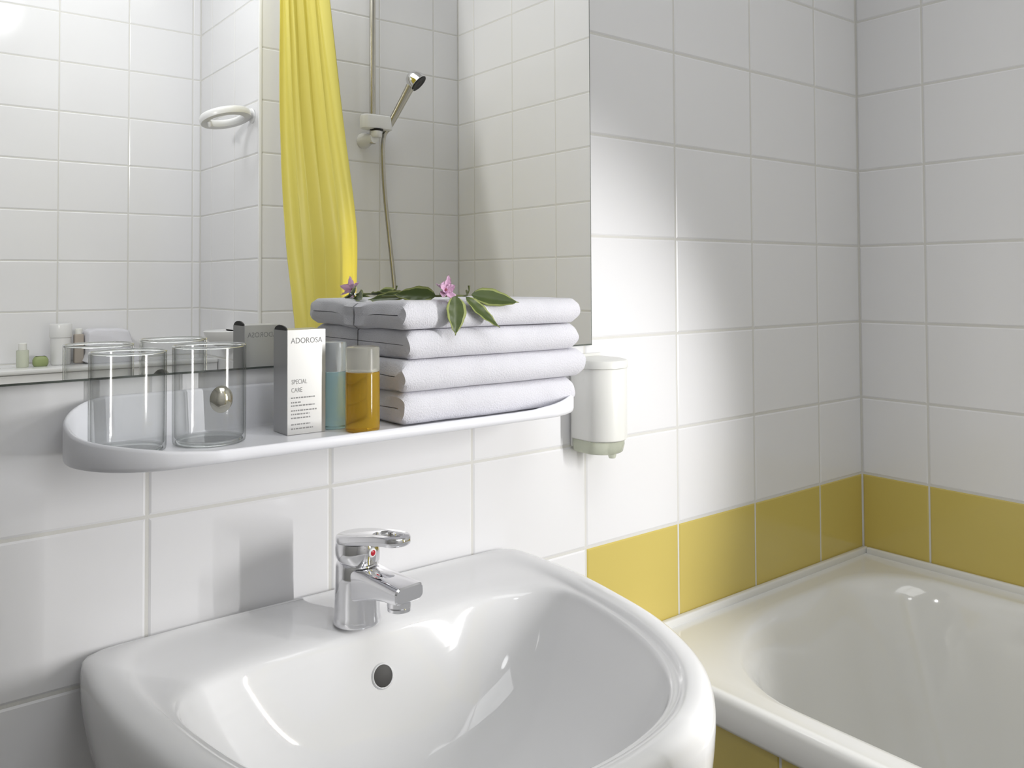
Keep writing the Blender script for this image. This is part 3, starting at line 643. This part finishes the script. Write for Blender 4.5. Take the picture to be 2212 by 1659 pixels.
cu = obj('curtain_sheet', mesh('curtain_sheet', V, Fc, 'curtain'), t)
sm_ = cu.modifiers.new('thickness', 'SOLIDIFY'); sm_.thickness = 0.0006
for k in range(7):
    y = -1.375+0.285*k/6+1.15
    rg = [(0.016*math.sin(2*PI*s_/20), y+0.002*math.sin(4*PI*s_/20), -0.005+0.026*math.cos(2*PI*s_/20)) for s_ in range(21)]
    obj('curtain_ring', tube('curtain_ring', rg, 0.0018, 'white_pl', 8, False), t)

# ------------------------------------------------------------------ tumbler holder on the partition
t = empty('towel_ring', (XP, -1.472, 0.862+Z)); t.rotation_euler = (math.radians(15), math.radians(-10), 0); tag(t, 'white oval wall ring on the tiled partition, reflected beside the curtain', 'towel ring')
obj('mount', lathe('mount', [(0.0, 0.0), (0.020, 0.0), (0.022, 0.002), (0.021, 0.007), (0.012, 0.011), (0.009, 0.016), (0, 0.016)], 'white_pl', 28), t).rotation_euler = (0, -PI/2, 0)
def ovr(ax_, ay, z): return [(-0.080+ax_*math.cos(2*PI*k/48), ay*math.sin(2*PI*k/48), z) for k in range(48)]
rr_ = [ovr(0.070, 0.060, -0.010), ovr(0.072, 0.062, -0.004), ovr(0.072, 0.062, 0.006), ovr(0.069, 0.059, 0.010), ovr(0.052, 0.042, 0.010), ovr(0.049, 0.039, 0.006), ovr(0.049, 0.039, -0.004), ovr(0.051, 0.041, -0.010), ovr(0.070, 0.060, -0.010)]
obj('oval_ring', loft('oval_ring', rr_, 'white_pl', False, False, 50), t)
obj('drip_peg', lathe('drip_peg', [(0, -0.026), (0.004, -0.026), (0.0065, -0.022), (0.0065, -0.009), (0.0, -0.009)], 'white_pl', 16), t, (-0.128, 0.0, 0))

# half-round dish on the partition, lower down
t = empty('wall_dish', (XP, -1.62, 0.199+Z)); tag(t, 'white half round dish fixed low on the tiled partition', 'dish')
def hr(r_, z): return [(-0.002-r_*1.35*math.sin(PI*k/24), -r_*math.cos(PI*k/24), z) for k in range(25)]
prof = [(0.020, -0.012), (0.040, -0.002), (0.052, 0.010), (0.060, 0.026), (0.062, 0.032), (0.064, 0.040), (0.062, 0.042), (0.057, 0.040), (0.052, 0.030), (0.040, 0.014), (0.020, 0.006)]
obj('dish_body', loft('dish_body', [hr(r_, z_) for r_, z_ in prof], 'white_pl', True, True, 50), t)
obj('dish_mount', bevel_box('dish_mount', -0.006, -0.0003, -0.06, 0.06, -0.012, 0.038, 'white_pl', 0.002), t)

# ------------------------------------------------------------------ boxed-in ledge and the things on it
LZ = 0.147+Z; LY = -1.752
lg = struct(obj('trim_2', bevel_box('trim_2', XL, XP-0.003, YF+0.0005, LY, 0, LZ-0.012, 'tile', 0.002)))
lt_ = struct(obj('trim_3', bevel_box('trim_3', XL, XP-0.003, YF+0.0005, LY+0.006, LZ-0.0118, LZ, 'ceramic', 0.003)))
ly = -1.868
LT = LZ+0.0003
t = empty('small_bottle', (0.148, ly+0.02, LT)); tag(t, 'small pale bottle with yellowish contents on the rear ledge, at mirror left', 'bottle')
obj('bottle_body', lathe('bottle_body', [(0, 0), (0.0145, 0), (0.016, 0.003), (0.016, 0.045), (0.0145, 0.048), (0, 0.048)], 'clear_pl', 28), t)
obj('bottle_cap', lathe('bottle_cap', [(0, 0.0482), (0.011, 0.0482), (0.011, 0.066), (0.009, 0.068), (0, 0.068)], 'ivory', 24), t)
so = obj('soap_bar', loft('soap_bar', [[(0.193+p[0], ly+0.02+p[1], LT+z) for p in rrect(-0.020+i_, 0.020-i_, -0.014+i_, 0.014-i_, [0.011]*4, 6, 2)] for i_, z in ((0.003, 0), (0, 0.006), (0, 0.018), (0.004, 0.026), (0.008, 0.0285))], 'green', True, True, 50)); tag(so, 'small olive green soap on the rear ledge beside a lidded tub', 'soap')
t = empty('lidded_tub', (0.248, ly, LT)); tag(t, 'white plastic tub with a wide lid on the rear ledge', 'tub')
obj('tub_body', lathe('tub_body', [(0, 0), (0.024, 0), (0.026, 0.003), (0.0275, 0.078), (0, 0.078)], 'white_pl', 36), t)
obj('tub_lid', lathe('tub_lid', [(0, 0.0785), (0.029, 0.0785), (0.030, 0.082), (0.030, 0.114), (0.0275, 0.118), (0, 0.118)], 'white_pl', 36), t)
t = empty('beige_bottle', (0.2965, ly-0.005, LT)); tag(t, 'beige bottle with pale cap between the lidded tub and folded cloth', 'bottle')
obj('bottle_body', bevel_box('bottle_body', -0.013, 0.013, -0.012, 0.012, 0, 0.086, 'beige', 0.004, 3), t)
obj('bottle_cap', lathe('bottle_cap', [(0, 0.0862), (0.010, 0.0862), (0.010, 0.100), (0.008, 0.102), (0, 0.102)], 'ivory', 24), t)
V = []; Fc = []; rings = []
prof = [(-0.060, 0.0), (0.075, 0.0), (0.090, 0.004), (0.092, 0.012), (0.070, 0.040), (0.058, 0.078), (0.050, 0.094), (0.020, 0.099), (-0.030, 0.100), (-0.056, 0.096), (-0.062, 0.080), (-0.061, 0.03)]
for i in range(9):
    yy = ly-0.045+0.085*i/8; k = 0.94 if i in (0, 8) else 1
    rings.append([(0.374+x*k+0.003*noise.noise(Vector((x*40, yy*30, 1))), yy, LT+max(0, z*k+0.004*noise.noise(Vector((x*30, yy*30, 4))))*(1 if z else 0)) for x, z in spline([(x, z, 0) for x, z in prof], 3, True) for x, z in [(x, z)]] if False else [(0.374+p.x*k, yy, LT+max(0.0, p.y*k)+(0.003*noise.noise(Vector((p.x*40, yy*40, 2))) if p.y > 0.03 else 0)) for p in spline([(x, z, 0) for x, z in prof], 3, True)])
fo = obj('folded_cloth', loft('folded_cloth', rings, 'towel', True, True, 60)); tag(fo, 'folded white cloth draped in a heap on the rear ledge', 'towel')

# ------------------------------------------------------------------ globe pendant lamp lighting the room from the left
t = empty('pendant_lamp', GLOBE_POS); tag(t, 'white globe pendant lamp hanging from the ceiling outside the picture', 'lamp')
obj('glass_globe', lathe('glass_globe', [(0.085*math.sin(PI*k/24), -0.085*math.cos(PI*k/24)) for k in range(25)], 'globe', 40), t)
obj('cable', tube('cable', [(0, 0, 0.08), (0, 0, H-GLOBE_POS[2]-0.02)], 0.004, 'white_pl', 10), t)
obj('ceiling_rose', lathe('ceiling_rose', [(0, -0.03), (0.03, -0.028), (0.045, -0.01), (0.048, 0), (0, 0)], 'white_pl', 28), t, (0, 0, H-GLOBE_POS[2]-0.0005))
